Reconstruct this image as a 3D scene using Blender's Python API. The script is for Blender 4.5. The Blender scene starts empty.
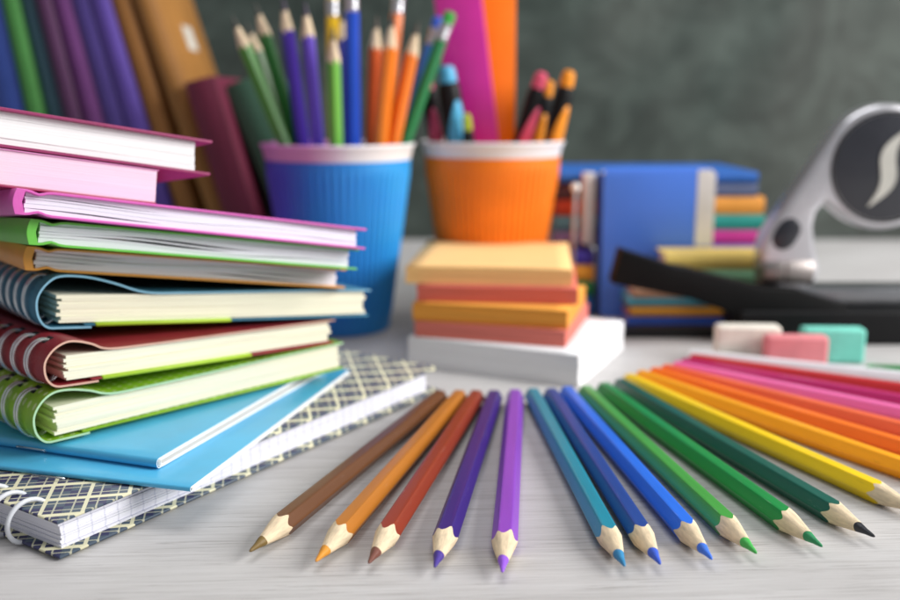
import bpy, bmesh, math, random
from mathutils import Vector, Matrix
random.seed(7)
S = 0.01                      # everything below is written in centimetres
R = math.radians
sc = bpy.context.scene
col = sc.collection

# ------------------------------------------------------------------ camera, world, lamps
cd = bpy.data.cameras.new('camera')
cam = bpy.data.objects.new('camera', cd); col.objects.link(cam)
cam.location = (0, 0, 0.136)
cam.rotation_euler = (R(90 - 11.6), 0, 0)
cd.sensor_width = 36; cd.lens = 38.0
cd.clip_start = 0.01; cd.clip_end = 50
cd.dof.use_dof = True
cd.dof.focus_distance = 0.305
cd.dof.aperture_fstop = 6.2
sc.camera = cam

w = bpy.data.worlds.new('World'); sc.world = w; w.use_nodes = True
bg = w.node_tree.nodes['Background']
bg.inputs[0].default_value = (0.93, 0.96, 1.0, 1); bg.inputs[1].default_value = 0.31

def area(name, loc, target, size, power, colour=(1, 1, 1)):
    l = bpy.data.lights.new(name, 'AREA'); l.shape = 'RECTANGLE'
    l.size = size[0] * S; l.size_y = size[1] * S; l.energy = power; l.color = colour
    o = bpy.data.objects.new(name, l); col.objects.link(o)
    o.location = Vector(loc) * S
    d = (Vector(target) - Vector(loc)).normalized()
    o.rotation_euler = d.to_track_quat('-Z', 'Y').to_euler()
    return o
area('window_light', (115, 22, 62), (0, 44, 2), (85, 70), 25, (1.0, 0.985, 0.96))
area('top_fill', (5, 62, 140), (0, 45, 0), (90, 60), 8.5, (1, 1, 1))  # added soft overhead fill, no known ceiling lamp

sc.view_settings.view_transform = 'Standard'
sc.view_settings.look = 'None'
sc.view_settings.exposure = 0
sc.view_settings.gamma = 1
sc.cycles.use_denoising = True

# ------------------------------------------------------------------ materials
def lin(c):
    r = []
    for v in c:
        v /= 255.0
        r.append(v / 12.92 if v <= 0.04045 else ((v + 0.055) / 1.055) ** 2.4)
    return (*r, 1)
MC = {}
def base_mat(key):
    m = bpy.data.materials.new(key); m.use_nodes = True
    nt = m.node_tree
    return m, nt, nt.nodes['Principled BSDF']
def N(nt, t, **kw):
    n = nt.nodes.new(t)
    for k, v in kw.items():
        if k.startswith('i_'):
            n.inputs[k[2:].replace('_', ' ')].default_value = v
        else: setattr(n, k, v)
    return n
def mix(nt, fac, a, b, blend='MIX'):
    n = nt.nodes.new('ShaderNodeMix'); n.data_type = 'RGBA'; n.blend_type = blend
    for s, v in ((0, fac), (6, a), (7, b)):
        if hasattr(v, 'is_output'): nt.links.new(v, n.inputs[s])
        else: n.inputs[s].default_value = v
    return n.outputs[2]
def math_n(nt, op, a, b=None, c=None):
    n = nt.nodes.new('ShaderNodeMath'); n.operation = op
    for i, v in enumerate((a, b, c)):
        if v is None: continue
        if hasattr(v, 'is_output'): nt.links.new(v, n.inputs[i])
        else: n.inputs[i].default_value = v
    return n.outputs[0]
def bump(nt, p, h, strength, dist):
    b = N(nt, 'ShaderNodeBump'); b.inputs['Strength'].default_value = strength; b.inputs['Distance'].default_value = dist
    nt.links.new(h, b.inputs['Height']); nt.links.new(b.outputs[0], p.inputs['Normal'])
def ramp(nt, fac, stops):
    r = nt.nodes.new('ShaderNodeValToRGB'); e = r.color_ramp.elements
    while len(e) < len(stops): e.new(0.5)
    for q, (pos, c) in zip(e, stops): q.position = pos; q.color = c
    nt.links.new(fac, r.inputs[0]); return r.outputs[0]

def mat(c, rough=0.5, var=0.06, scale=60, metal=0, coat=0, bmp=0.0, bscale=900, spec=0.5, stretch=None):
    """plain coloured material with soft wear variation and fine relief"""
    key = ('m', tuple(c), rough, var, scale, metal, coat, bmp, bscale, stretch)
    if key in MC: return MC[key]
    m, nt, p = base_mat('surface_%d_%d_%d' % tuple(c))
    tc = N(nt, 'ShaderNodeTexCoord')
    src = tc.outputs['Object']
    if stretch:
        mp = N(nt, 'ShaderNodeMapping'); mp.inputs['Scale'].default_value = stretch
        nt.links.new(src, mp.inputs[0]); src = mp.outputs[0]
    n = N(nt, 'ShaderNodeTexNoise', i_Scale=scale, i_Detail=5.0, i_Roughness=0.6)
    nt.links.new(src, n.inputs['Vector'])
    L = lin(c)
    dk = tuple(x * (1 - 2.2 * var) for x in L[:3]) + (1,)
    lt = tuple(min(1, x * (1 + 1.6 * var) + 0.02 * var) for x in L[:3]) + (1,)
    nt.links.new(ramp(nt, n.outputs[0], [(0.28, dk), (0.72, lt)]), p.inputs['Base Color'])
    rr = N(nt, 'ShaderNodeMapRange'); rr.inputs['To Min'].default_value = max(0.03, rough - 0.08); rr.inputs['To Max'].default_value = min(1, rough + 0.1)
    nt.links.new(n.outputs[0], rr.inputs[0]); nt.links.new(rr.outputs[0], p.inputs['Roughness'])
    p.inputs['Metallic'].default_value = metal
    p.inputs['Coat Weight'].default_value = coat; p.inputs['Coat Roughness'].default_value = 0.15
    p.inputs['Specular IOR Level'].default_value = spec
    if bmp:
        b = N(nt, 'ShaderNodeTexNoise', i_Scale=bscale, i_Detail=3.0); nt.links.new(src, b.inputs['Vector'])
        bump(nt, p, b.outputs[0], bmp, 0.0004)
    MC[key] = m
    return m

def paint_mat(c, rough=0.36):
    key = ('paint', tuple(c), rough)
    if key in MC: return MC[key]
    m = mat(c, rough, 0.07, scale=30, coat=0.15, stretch=(0.35, 4, 4)).copy()
    nt = m.node_tree; p = nt.nodes['Principled BSDF']
    old = p.inputs['Base Color'].links[0].from_socket
    tc = N(nt, 'ShaderNodeTexCoord'); mp = N(nt, 'ShaderNodeMapping'); mp.inputs['Scale'].default_value = (90, 700, 700)
    oi = N(nt, 'ShaderNodeObjectInfo'); nt.links.new(tc.outputs['Object'], mp.inputs[0]); nt.links.new(oi.outputs['Random'], mp.inputs['Location'])
    n = N(nt, 'ShaderNodeTexNoise', i_Scale=1.0, i_Detail=5.0, i_Roughness=0.7); nt.links.new(mp.outputs[0], n.inputs['Vector'])
    L = lin(c); lt = tuple(x * .6 + .28 for x in L[:3]) + (1,); dk = tuple(x * .62 for x in L[:3]) + (1,)
    cc = mix(nt, math_n(nt, 'MULTIPLY', ramp_f(nt, n.outputs[0], 0.64, 0.74), 0.45), old, lt)
    cc = mix(nt, math_n(nt, 'MULTIPLY', ramp_f(nt, n.outputs[0], 0.38, 0.28), 0.5), cc, dk)
    nt.links.new(cc, p.inputs['Base Color'])
    bump(nt, p, n.outputs[0], 0.12, 0.0003)
    MC[key] = m
    return m

def pages_mat(c, line=0.2, scale=1.0, grid=False):
    """the edge of a stack of sheets: fine layers along local z"""
    key = ('pg', tuple(c), line, scale, grid)
    if key in MC: return MC[key]
    m, nt, p = base_mat('paper_edge_%d_%d_%d' % tuple(c))
    tc = N(nt, 'ShaderNodeTexCoord')
    mp = N(nt, 'ShaderNodeMapping'); mp.inputs['Scale'].default_value = (12, 12, 1500 * scale)
    nt.links.new(tc.outputs['Object'], mp.inputs[0])
    n = N(nt, 'ShaderNodeTexNoise', i_Scale=1.0, i_Detail=4.0, i_Roughness=0.65)
    nt.links.new(mp.outputs[0], n.inputs['Vector'])
    n2 = N(nt, 'ShaderNodeTexNoise', i_Scale=45.0, i_Detail=3.0); nt.links.new(tc.outputs['Object'], n2.inputs['Vector'])
    L = lin(c)
    dk = tuple(x * (1 - line) for x in L[:3]) + (1,)
    cc = ramp(nt, n.outputs[0], [(0.3, dk), (0.52, L), (0.8, tuple(min(1, x * 1.04) for x in L[:3]) + (1,))])
    cc = mix(nt, 0.12, cc, ramp(nt, n2.outputs[0], [(0.35, dk), (0.65, L)]))
    if grid:
        sx = N(nt, 'ShaderNodeSeparateXYZ'); nt.links.new(tc.outputs['Object'], sx.inputs[0])
        f = math_n(nt, 'FRACT', math_n(nt, 'MULTIPLY', sx.outputs[0], 200.0))
        g = math_n(nt, 'LESS_THAN', f, 0.13)
        g = math_n(nt, 'MULTIPLY', g, 0.22)
        cc = mix(nt, g, cc, lin((120, 125, 165)))
    nt.links.new(cc, p.inputs['Base Color'])
    p.inputs['Roughness'].default_value = 0.85
    bump(nt, p, n.outputs[0], 0.5, 0.0004)
    MC[key] = m
    return m

def table_mat():
    m, nt, p = base_mat('whitewashed_wood')
    tc = N(nt, 'ShaderNodeTexCoord')
    rot = N(nt, 'ShaderNodeMapping'); rot.inputs['Rotation'].default_value = (0, 0, R(-3)); nt.links.new(tc.outputs['Object'], rot.inputs[0])
    def ns(sx, sy, det, r=0.6):
        mp = N(nt, 'ShaderNodeMapping'); mp.inputs['Scale'].default_value = (sx, sy, sx); nt.links.new(rot.outputs[0], mp.inputs[0])
        n = N(nt, 'ShaderNodeTexNoise', i_Scale=1.0, i_Detail=det, i_Roughness=r); n.inputs['Distortion'].default_value = 0.25
        nt.links.new(mp.outputs[0], n.inputs['Vector']); return n.outputs[0]
    fine = ns(26, 1000, 6.0, 0.75); mid = ns(12, 330, 5.0, 0.7); big = ns(7, 15, 3.0); short = ns(22, 820, 5.0, 0.7)
    c = ramp(nt, fine, [(0.36, lin((140, 136, 134))), (0.44, lin((188, 185, 184))), (0.6, lin((201, 199, 199))), (0.68, lin((216, 214, 214)))])
    c = mix(nt, 0.32, c, ramp(nt, mid, [(0.38, lin((152, 149, 147))), (0.5, lin((198, 196, 196)))]))
    c = mix(nt, 0.28, c, ramp(nt, big, [(0.35, lin((150, 147, 146))), (0.65, lin((200, 199, 199)))]))
    c = mix(nt, math_n(nt, 'MULTIPLY', ramp_f(nt, short, 0.40, 0.35), 0.5), c, lin((125, 120, 117)))
    nt.links.new(c, p.inputs['Base Color'])
    p.inputs['Roughness'].default_value = 0.5; p.inputs['Specular IOR Level'].default_value = 0.35
    bump(nt, p, fine, 0.12, 0.0004)
    return m
def ramp_f(nt, fac, lo, hi):
    r = N(nt, 'ShaderNodeMapRange'); r.inputs['From Min'].default_value = lo; r.inputs['From Max'].default_value = hi
    nt.links.new(fac, r.inputs[0]); return r.outputs[0]

def wall_mat():
    m, nt, p = base_mat('mottled_board')
    tc = N(nt, 'ShaderNodeTexCoord')
    def ns(s, d, o=0.0, dist=0.6):
        n = N(nt, 'ShaderNodeTexNoise', i_Scale=s, i_Detail=d, i_Roughness=0.6); n.inputs['Distortion'].default_value = dist
        nt.links.new(tc.outputs['Object'], n.inputs['Vector']); return n.outputs[0]
    a, b, c2 = ns(7.0, 6.0, dist=1.0), ns(15.0, 4.0, dist=1.6), ns(3.1, 3.0)
    c = ramp(nt, a, [(0.36, lin((29, 34, 32))), (0.5, lin((52, 60, 56))), (0.64, lin((80, 88, 83)))])
    c = mix(nt, 0.36, c, ramp(nt, b, [(0.42, lin((20, 21, 17))), (0.5, lin((55, 61, 58))), (0.6, lin((86, 96, 90)))]))
    c = mix(nt, 0.3, c, ramp(nt, c2, [(0.38, lin((40, 66, 58))), (0.6, lin((74, 78, 72)))]))
    nt.links.new(c, p.inputs['Base Color']); p.inputs['Roughness'].default_value = 0.75
    bump(nt, p, b, 0.3, 0.002)
    return m

def plaid_mat():
    """navy cover printed with a cream diamond trellis"""
    m, nt, p = base_mat('trellis_print')
    tc = N(nt, 'ShaderNodeTexCoord')
    sx = N(nt, 'ShaderNodeSeparateXYZ'); nt.links.new(tc.outputs['Object'], sx.inputs[0])
    X, Y = sx.outputs[0], sx.outputs[1]
    def axis(ca, sa):
        v = math_n(nt, 'ADD', math_n(nt, 'MULTIPLY', X, ca), math_n(nt, 'MULTIPLY', Y, sa))
        wob = N(nt, 'ShaderNodeTexNoise', i_Scale=90.0, i_Detail=1.0); nt.links.new(tc.outputs['Object'], wob.inputs['Vector'])
        return math_n(nt, 'ADD', v, math_n(nt, 'MULTIPLY', math_n(nt, 'SUBTRACT', wob.outputs[0], 0.5), 0.0014))
    a = axis(0.707 / 0.0125, 0.707 / 0.0125); b = axis(0.707 / 0.0125, -0.707 / 0.0125)
    def line(v, off, wd):
        f = math_n(nt, 'FRACT', math_n(nt, 'ADD', v, off))
        return math_n(nt, 'LESS_THAN', math_n(nt, 'ABSOLUTE', math_n(nt, 'SUBTRACT', f, 0.5)), wd)
    c = lin((56, 58, 92))
    par = line(math_n(nt, 'MULTIPLY', math_n(nt, 'ADD', math_n(nt, 'FLOOR', a), math_n(nt, 'FLOOR', b)), 0.5), 0.5, 0.2)
    c = mix(nt, par, c, lin((74, 88, 104)))
    thin = math_n(nt, 'MAXIMUM', line(a, 0.28, 0.022), line(b, 0.28, 0.022))
    thin = math_n(nt, 'MAXIMUM', thin, math_n(nt, 'MAXIMUM', line(a, -0.28, 0.022), line(b, -0.28, 0.022)))
    c = mix(nt, math_n(nt, 'MULTIPLY', thin, 0.75), c, lin((206, 205, 178)))
    c = mix(nt, line(b, 0.0, 0.05), c, lin((220, 217, 186)))
    c = mix(nt, line(a, 0.0, 0.085), c, lin((226, 222, 188)))
    nt.links.new(c, p.inputs['Base Color']); p.inputs['Roughness'].default_value = 0.4
    return m

def dotted_mat(c, rough=0.45):
    """notebook cover cloth with rows of tiny pale pin dots"""
    m, nt, p = base_mat('dotted_cover_%d_%d_%d' % tuple(c))
    tc = N(nt, 'ShaderNodeTexCoord')
    sx = N(nt, 'ShaderNodeSeparateXYZ'); nt.links.new(tc.outputs['Object'], sx.inputs[0])
    def cell(v):
        f = math_n(nt, 'SUBTRACT', math_n(nt, 'FRACT', math_n(nt, 'MULTIPLY', v, 240.0)), 0.5)
        return math_n(nt, 'MULTIPLY', f, f)
    d = math_n(nt, 'ADD', cell(sx.outputs[0]), cell(sx.outputs[1]))
    dot = math_n(nt, 'LESS_THAN', d, 0.04)
    n = N(nt, 'ShaderNodeTexNoise', i_Scale=80.0, i_Detail=6.0); nt.links.new(tc.outputs['Object'], n.inputs['Vector'])
    L = lin(c)
    cc = ramp(nt, n.outputs[0], [(0.3, tuple(x * .8 for x in L[:3]) + (1,)), (0.7, tuple(min(1, x * 1.12) for x in L[:3]) + (1,))])
    cc = mix(nt, math_n(nt, 'MULTIPLY', dot, 0.42), cc, lin((235, 240, 200)))
    nt.links.new(cc, p.inputs['Base Color']); p.inputs['Roughness'].default_value = rough
    b = N(nt, 'ShaderNodeTexNoise', i_Scale=1100.0, i_Detail=2.0); nt.links.new(tc.outputs['Object'], b.inputs['Vector'])
    bump(nt, p, b.outputs[0], 0.35, 0.0004)
    return m

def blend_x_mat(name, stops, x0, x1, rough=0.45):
    """colour blend across the thing, along its own x"""
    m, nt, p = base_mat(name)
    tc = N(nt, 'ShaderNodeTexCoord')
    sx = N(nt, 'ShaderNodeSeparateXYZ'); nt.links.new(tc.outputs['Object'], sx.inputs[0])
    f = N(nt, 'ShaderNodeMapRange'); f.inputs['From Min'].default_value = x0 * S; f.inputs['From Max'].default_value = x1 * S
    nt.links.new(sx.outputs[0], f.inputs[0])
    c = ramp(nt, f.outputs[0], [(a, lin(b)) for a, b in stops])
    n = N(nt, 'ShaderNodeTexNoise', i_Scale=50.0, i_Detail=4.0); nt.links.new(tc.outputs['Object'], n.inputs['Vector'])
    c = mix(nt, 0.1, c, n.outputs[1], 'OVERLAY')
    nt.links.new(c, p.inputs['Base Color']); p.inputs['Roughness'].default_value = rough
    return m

PAPER = (243, 241, 238)
M_wire = mat((205, 207, 212), 0.22, 0.03, metal=1)
M_loop = mat((226, 228, 232), 0.22, 0.03, metal=0.7)
M_whitewire = mat((206, 209, 216), 0.3, 0.03)
M_wood = mat((234, 212, 178), 0.75, 0.13, scale=60, stretch=(1, 12, 12), bmp=0.5)
M_black = mat((15, 15, 17), 0.45, 0.05, spec=0.25)
M_silver = mat((205, 205, 210), 0.28, 0.03, metal=1)

# ------------------------------------------------------------------ geometry helpers
def link_mesh(name, verts, faces, mats, parent=None, smooth=False, fm=None, loc=None):
    me = bpy.data.meshes.new(name)
    me.from_pydata([tuple(c * S for c in v) for v in verts], [], faces)
    if not isinstance(mats, (list, tuple)): mats = [mats]
    for m in mats: me.materials.append(m)
    if fm:
        for p, i in zip(me.polygons, fm): p.material_index = i
    bm = bmesh.new(); bm.from_mesh(me)
    bmesh.ops.recalc_face_normals(bm, faces=bm.faces); bm.to_mesh(me); bm.free()
    if smooth:
        me.shade_smooth()
        me.set_sharp_from_angle(angle=R(smooth if smooth > 1 else 40))
    me.update()
    o = bpy.data.objects.new(name, me); col.objects.link(o)
    if parent: o.parent = parent
    if loc: o.location = Vector(loc) * S
    return o
def box(name, lo, hi, m, parent=None, bev=0.0, seg=2, loc=None, warp=None):
    bm = bmesh.new(); bmesh.ops.create_cube(bm, size=1)
    for v in bm.verts:
        v.co = Vector([(lo[i] + hi[i]) / 2 + v.co[i] * (hi[i] - lo[i]) for i in range(3)])
    if bev: bmesh.ops.bevel(bm, geom=list(bm.edges), offset=bev, segments=seg, affect='EDGES', profile=0.5)
    if warp:
        for v in bm.verts: v.co = Vector(warp(*v.co))
    vs = [tuple(v.co) for v in bm.verts]; bm.verts.index_update()
    fs = [[v.index for v in f.verts] for f in bm.faces]; bm.free()
    return link_mesh(name, vs, fs, m, parent, smooth=50 if bev else False, loc=loc)
def tag(o, label, cat, group=None, kind=None):
    if label: o['label'] = label
    if cat: o['category'] = cat
    if group: o['group'] = group
    if kind: o['kind'] = kind
    return o
def thing(name, label, cat, loc=(0, 0, 0), rot=(0, 0, 0), group=None):
    o = bpy.data.objects.new(name, None); col.objects.link(o); o.empty_display_size = 0.01
    o.location = Vector(loc) * S; o.rotation_euler = rot
    return tag(o, label, cat, group)
def catmull(P, n=6):
    out = []
    for i in range(len(P) - 1):
        p0 = P[max(i - 1, 0)]; p1 = P[i]; p2 = P[i + 1]; p3 = P[min(i + 2, len(P) - 1)]
        for k in range(n):
            t = k / n
            out.append(tuple(0.5 * (2 * p1[j] + (p2[j] - p0[j]) * t + (2 * p0[j] - 5 * p1[j] + 4 * p2[j] - p3[j]) * t * t
                       + (3 * p1[j] - p0[j] - 3 * p2[j] + p3[j]) * t ** 3) for j in range(len(p1))))
    out.append(P[-1]); return out
def ribbon(name, path, thick, y0, y1, mats, parent, ny=1, wob=0.0):
    """a sheet following path (x,z), extruded along y; material 1 is its cut edge"""
    n = len(path); vs = []; fs = []; fm = []
    nrm = []
    for i in range(n):
        a = path[max(i - 1, 0)]; b = path[min(i + 1, n - 1)]
        d = Vector((b[0] - a[0], b[1] - a[1])).normalized(); nrm.append((-d[1], d[0]))
    for j in range(ny + 1):
        y = y0 + (y1 - y0) * j / ny
        for i in range(n):
            dz = wob * math.sin(3.1 * i / n + j * 1.3)
            for s in (0.5, -0.5):
                vs.append((path[i][0] + nrm[i][0] * thick * s, y, path[i][1] + nrm[i][1] * thick * s + dz))
    def ix(j, i, s): return (j * n + i) * 2 + s
    for j in range(ny):
        for i in range(n - 1):
            fs.append([ix(j, i, 0), ix(j, i + 1, 0), ix(j + 1, i + 1, 0), ix(j + 1, i, 0)]); fm.append(0)
            fs.append([ix(j, i, 1), ix(j + 1, i, 1), ix(j + 1, i + 1, 1), ix(j, i + 1, 1)]); fm.append(0)
        for i in (0, n - 1):
            fs.append([ix(j, i, 0), ix(j + 1, i, 0), ix(j + 1, i, 1), ix(j, i, 1)]); fm.append(1)
    for j in (0, ny):
        for i in range(n - 1):
            fs.append([ix(j, i, 0), ix(j, i, 1), ix(j, i + 1, 1), ix(j, i + 1, 0)]); fm.append(1)
    return link_mesh(name, vs, fs, mats, parent, smooth=40, fm=fm)
def tube(name, paths, r, m, parent=None, seg=8, closed=False, loc=None):
    """one or more round wires along 3D point lists, one mesh"""
    vs = []; fs = []
    for P in paths:
        P = [Vector(p) for p in P]; n = len(P); b0 = len(vs); up = None
        for i in range(n):
            a = P[(i - 1) % n if closed else max(i - 1, 0)]; b = P[(i + 1) % n if closed else min(i + 1, n - 1)]
            d = (b - a).normalized()
            if up is None: up = d.orthogonal().normalized()
            up = (up - d * up.dot(d)).normalized(); sd = d.cross(up)
            for k in range(seg):
                t = 2 * math.pi * k / seg
                vs.append(tuple(P[i] + (up * math.cos(t) + sd * math.sin(t)) * r))
        for i in range(n if closed else n - 1):
            for k in range(seg):
                q = (i + 1) % n
                fs.append([b0 + i * seg + k, b0 + i * seg + (k + 1) % seg, b0 + q * seg + (k + 1) % seg, b0 + q * seg + k])
        if not closed:
            fs.append([b0 + k for k in range(seg)]); fs.append([b0 + (n - 1) * seg + k for k in range(seg)])
    return link_mesh(name, vs, fs, m, parent, smooth=60, loc=loc)
def lathe(name, prof, m, parent=None, seg=48, axis='z', rad=None, caps=True, loc=None, fm_fn=None, smooth=40):
    """prof: (r, h) list turned about the axis; rad(angle,h,r) may change the radius"""
    vs = []; fs = []
    for r, h in prof:
        for k in range(seg):
            t = 2 * math.pi * k / seg
            q = rad(t, h, r) if rad else r
            if axis == 'z': vs.append((q * math.cos(t), q * math.sin(t), h))
            elif axis == 'x': vs.append((h, q * math.cos(t), q * math.sin(t)))
            else: vs.append((q * math.cos(t), h, q * math.sin(t)))
    for i in range(len(prof) - 1):
        for k in range(seg):
            fs.append([i * seg + k, i * seg + (k + 1) % seg, (i + 1) * seg + (k + 1) % seg, (i + 1) * seg + k])
    if caps:
        if prof[0][0] > 1e-4: fs.append(list(range(seg)))
        if prof[-1][0] > 1e-4: fs.append([(len(prof) - 1) * seg + k for k in range(seg)])
    return link_mesh(name, vs, fs, m, parent, smooth=smooth, loc=loc)
def slab(name, poly, y0, y1, m, parent=None, bev=0.0, seg=3, loc=None):
    """outline in x,z extruded along y with rounded rims"""
    bm = bmesh.new()
    a = [bm.verts.new((x, y0, z)) for x, z in poly]; f = bm.faces.new(a)
    g = bmesh.ops.extrude_face_region(bm, geom=[f])
    for v in [e for e in g['geom'] if isinstance(e, bmesh.types.BMVert)]: v.co.y = y1
    bmesh.ops.recalc_face_normals(bm, faces=bm.faces)
    if bev:
        ed = [e for e in bm.edges if abs(e.verts[0].co.y - e.verts[1].co.y) < 1e-6]
        bmesh.ops.bevel(bm, geom=ed, offset=bev, segments=seg, affect='EDGES', profile=0.5)
    bmesh.ops.triangulate(bm, faces=[f for f in bm.faces if len(f.verts) > 4])
    bm.verts.index_update()
    vs = [tuple(v.co) for v in bm.verts]; fs = [[v.index for v in f.verts] for f in bm.faces]; bm.free()
    return link_mesh(name, vs, fs, m, parent, smooth=35, loc=loc)

# ------------------------------------------------------------------ the setting
t = box('table', (-90, -30, -4), (90, 97.2, 0), table_mat()); tag(t, 'whitewashed grey wooden table top with fine grain', 'table', kind='structure')
t = box('wall', (-140, 97.3, -60), (140, 101, 130), wall_mat()); tag(t, 'dark mottled grey green board behind the table', 'wall', kind='structure')

# ------------------------------------------------------------------ page blocks
def page_block(name, x0, x1, y0, y1, z0, z1, c, parent, bundles=6, wave=0.05, gap=0.012, line=0.2, setx=0.08, sety=0.07, grid=False, seed=1):
    """sheets in slightly uneven bundles"""
    rnd = random.Random(seed); vs = []; fs = []; nx = 14
    hs = [rnd.uniform(0.7, 1.3) for _ in range(bundles)]; tot = sum(hs); z = z0
    ph = rnd.uniform(0, 6)
    for h in hs:
        h = h / tot * (z1 - z0); a, b = z, z + h; z = b
        dx0, dx1, dy0 = rnd.uniform(0, setx), rnd.uniform(0, setx), rnd.uniform(0, sety); ph += rnd.uniform(-.8, .8)
        b0 = len(vs)
        for i in range(nx + 1):
            u = i / nx; x = x0 + dx0 + (x1 - dx1 - x0 - dx0) * u
            env = math.sin(math.pi * u)
            lo = a + (gap if a > z0 + 1e-6 else 0) + wave * env * math.sin(7 * u + ph) * (0.0 if a <= z0 + 1e-6 else 1)
            hi = b + wave * env * math.sin(7 * u + ph + .3) * (0.0 if b >= z1 - 1e-6 else 1)
            for y in (y0 + dy0 + 0.03 * math.sin(5 * u + ph), y1):
                vs.append((x, y, lo)); vs.append((x, y, hi))
        for i in range(nx):
            q = b0 + 4 * i
            fs += [[q, q + 4, q + 5, q + 1], [q + 2, q + 3, q + 7, q + 6], [q + 1, q + 5, q + 7, q + 3], [q, q + 2, q + 6, q + 4]]
        fs += [[b0, b0 + 1, b0 + 3, b0 + 2], [b0 + 4 * nx + j for j in (0, 2, 3, 1)]]
    return link_mesh(name, vs, fs, pages_mat(c, line, grid=grid), parent)

# ------------------------------------------------------------------ the patterned spiral notebook at the bottom
nb = thing('notebook', 'navy notebook with cream trellis print and white spiral, bottom of the front stack', 'notebook', (-11.85, 26.67, 0.06), (0, 0, R(56.9)))
PL = plaid_mat()
edge_navy = mat((196, 194, 178), 0.7)
box('back_cover', (0.0, 0.0, 0.0), (20.8, 29.4, 0.11), PL, nb, 0.03, 1)
page_block('page_block', 0.35, 20.3, 0.38, 29.0, 0.113, 1.10, (236, 236, 246), nb, bundles=11, wave=0.02, gap=0.006, line=0.16, sety=0.10, grid=True, seed=4)
box('front_cover', (0.05, 0.05, 1.103), (20.8, 29.4, 1.20), PL, nb, 0.03, 1)
coils = []
for k in range(27):
    y = 2.05 + k * 1.0
    coils.append([(0.30 + 0.72 * math.cos(a), y + 0.22 * (a / 6.28), 0.68 + 0.70 * math.sin(a)) for a in [R(-40 - d) for d in range(0, 285, 14)]])
tube('spiral_binding', coils, 0.08, M_whitewire, nb, 8)

# ------------------------------------------------------------------ two thin blue exercise books
def booklet(loc, yaw, tilt, L, D, label, h, lift, seed):
    o = thing('exercise_book', label, 'exercise book', loc, (0, R(tilt), R(yaw)), 'thin blue exercise books')
    cov = mat((84, 186, 232), 0.35, 0.05, scale=35, coat=0.15)
    def path(i, x1a, x1b):
        r = h / 2 - i
        pts = [(x1a, i + 0.0)] + [(x, i) for x in (L * .6, L * .3, 0.6)]
        arc = [(0.25 + i - r * 1.0 * math.sin(a) * 0.9, h / 2 - r * math.cos(a)) for a in [math.pi * k / 10 for k in range(1, 10)]]
        top = [(0.7, h - i), (L * .3, h - i + lift * .5), (L * .6, h - i + lift), (x1b, h - i + lift * 0.6)]
        return pts + arc + top
    ribbon('cover', path(0.02, L, L), 0.035, 0, D, [cov, mat((235, 240, 246), 0.8)], o)
    for k in range(3):
        ribbon('page', path(0.055 + 0.028 * k, L - 0.15 - .07 * k, L - 0.12 - .06 * k), 0.02, -0.012 - 0.006 * k, D - .05, [mat(PAPER, 0.85, 0.02)] * 2, o)
    for q in (4.6, 12):
        tube('staple', [[(0.02, q, h * .35), (-0.035, q, h * .5), (-0.035, q + 1.2, h * .5), (0.02, q + 1.2, h * .35)]], 0.03, M_wire, o, 6)
    return o
booklet((-8.46, 28.72, 1.29), 75, 0, 14.6, 20.5, 'larger light blue exercise book lying directly on the trellis notebook', 0.19, 0.01, 1)
booklet((-9.95, 30.25, 1.50), 71, 0, 13.0, 19.0, 'light blue exercise book under the lime notebook with its pages fanning open', 0.38, 0.05, 2)

# ------------------------------------------------------------------ three wire-bound notebooks with wrapped covers
def wire_notebook(loc, yaw, tilt, back, L, D, cov_m, edge_c, hump, dip, pt, strip, label, pg=(244, 240, 216), seed=1, wire_c=None):
    o = thing('notebook', label, 'notebook', loc, (R(-back), R(tilt), R(yaw)), 'wire bound notebooks with wrapped covers')
    H = hump
    path = [(L + .12, pt + .05), (L * .75, pt + .06), (L * .5, pt + .05), (dip + 1.6, pt + .05), (dip, pt + .09), (dip * .62 + .3, pt + (H - pt) * .62),
            (dip * .3 + .55, H - .05), (0.85, H - .03), (0.42, H * .86), (0.12, H * .64), (0.06, H * .42), (0.16, H * .2), (0.45, .075), (1.0, .04), (2.0, .035)]
    ribbon('cover', catmull(path, 5), 0.07, 0, D, [cov_m, mat(edge_c, 0.6)], o, ny=1)
    box('back_cover', (1.75, 0.02, 0.08), (L + .1, D, 0.155), cov_m, o, 0.02, 1)
    if strip:
        slabv = box('divider_card', (2.15, -0.03, 0.06), (strip, D * .9, 0.20), mat((170, 205, 48), 0.5), o, 0.03, 1)
    page_block('page_block', 0.75, L, 0.12, D - .2, 0.205, pt, pg, o, bundles=9, wave=0.012, gap=0.004, line=0.14, setx=0.22, sety=0.05, seed=seed)
    wl = ps = None
    for k in range(int((D - 1.5) / 1.12)):
        if k == 0:
            wl = tube('wire_loop', [[(0.50 + 0.63 * math.cos(a), 0.95 + dy, H * .5 + (H * .475) * math.sin(a)) for a in [R(62 + d) for d in range(0, 300, 12)]] for dy in (0, 0.2)], 0.046, M_loop, o, 6)
            v = [(x, yy, z) for yy in (0.86, 1.24) for x, z in ((0.46, H * .885 + .05), (0.80, H * .98 + .05), (0.82, H * .98 - .02), (0.48, H * .885 - .02))]
            ps = link_mesh('punched_slot', v, [[0, 1, 5, 4], [1, 2, 6, 5], [2, 3, 7, 6], [3, 0, 4, 7], [0, 3, 2, 1], [4, 5, 6, 7]], mat((24, 26, 24), 0.8), o)
        else:
            for src in (wl, ps):
                c = src.copy(); col.objects.link(c); c.parent = o; c.location = (0, k * 1.12 * S, 0)
    return o
wire_notebook((-14.35, 31.10, 2.02), 46, 0.3, 0, 13.7, 19, dotted_mat((142, 190, 40)), (178, 216, 176), 1.82, 2.9, 1.22, None,
              'lime green wire bound notebook with pin dot cover, lowest of the three wire bound', seed=11)
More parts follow.
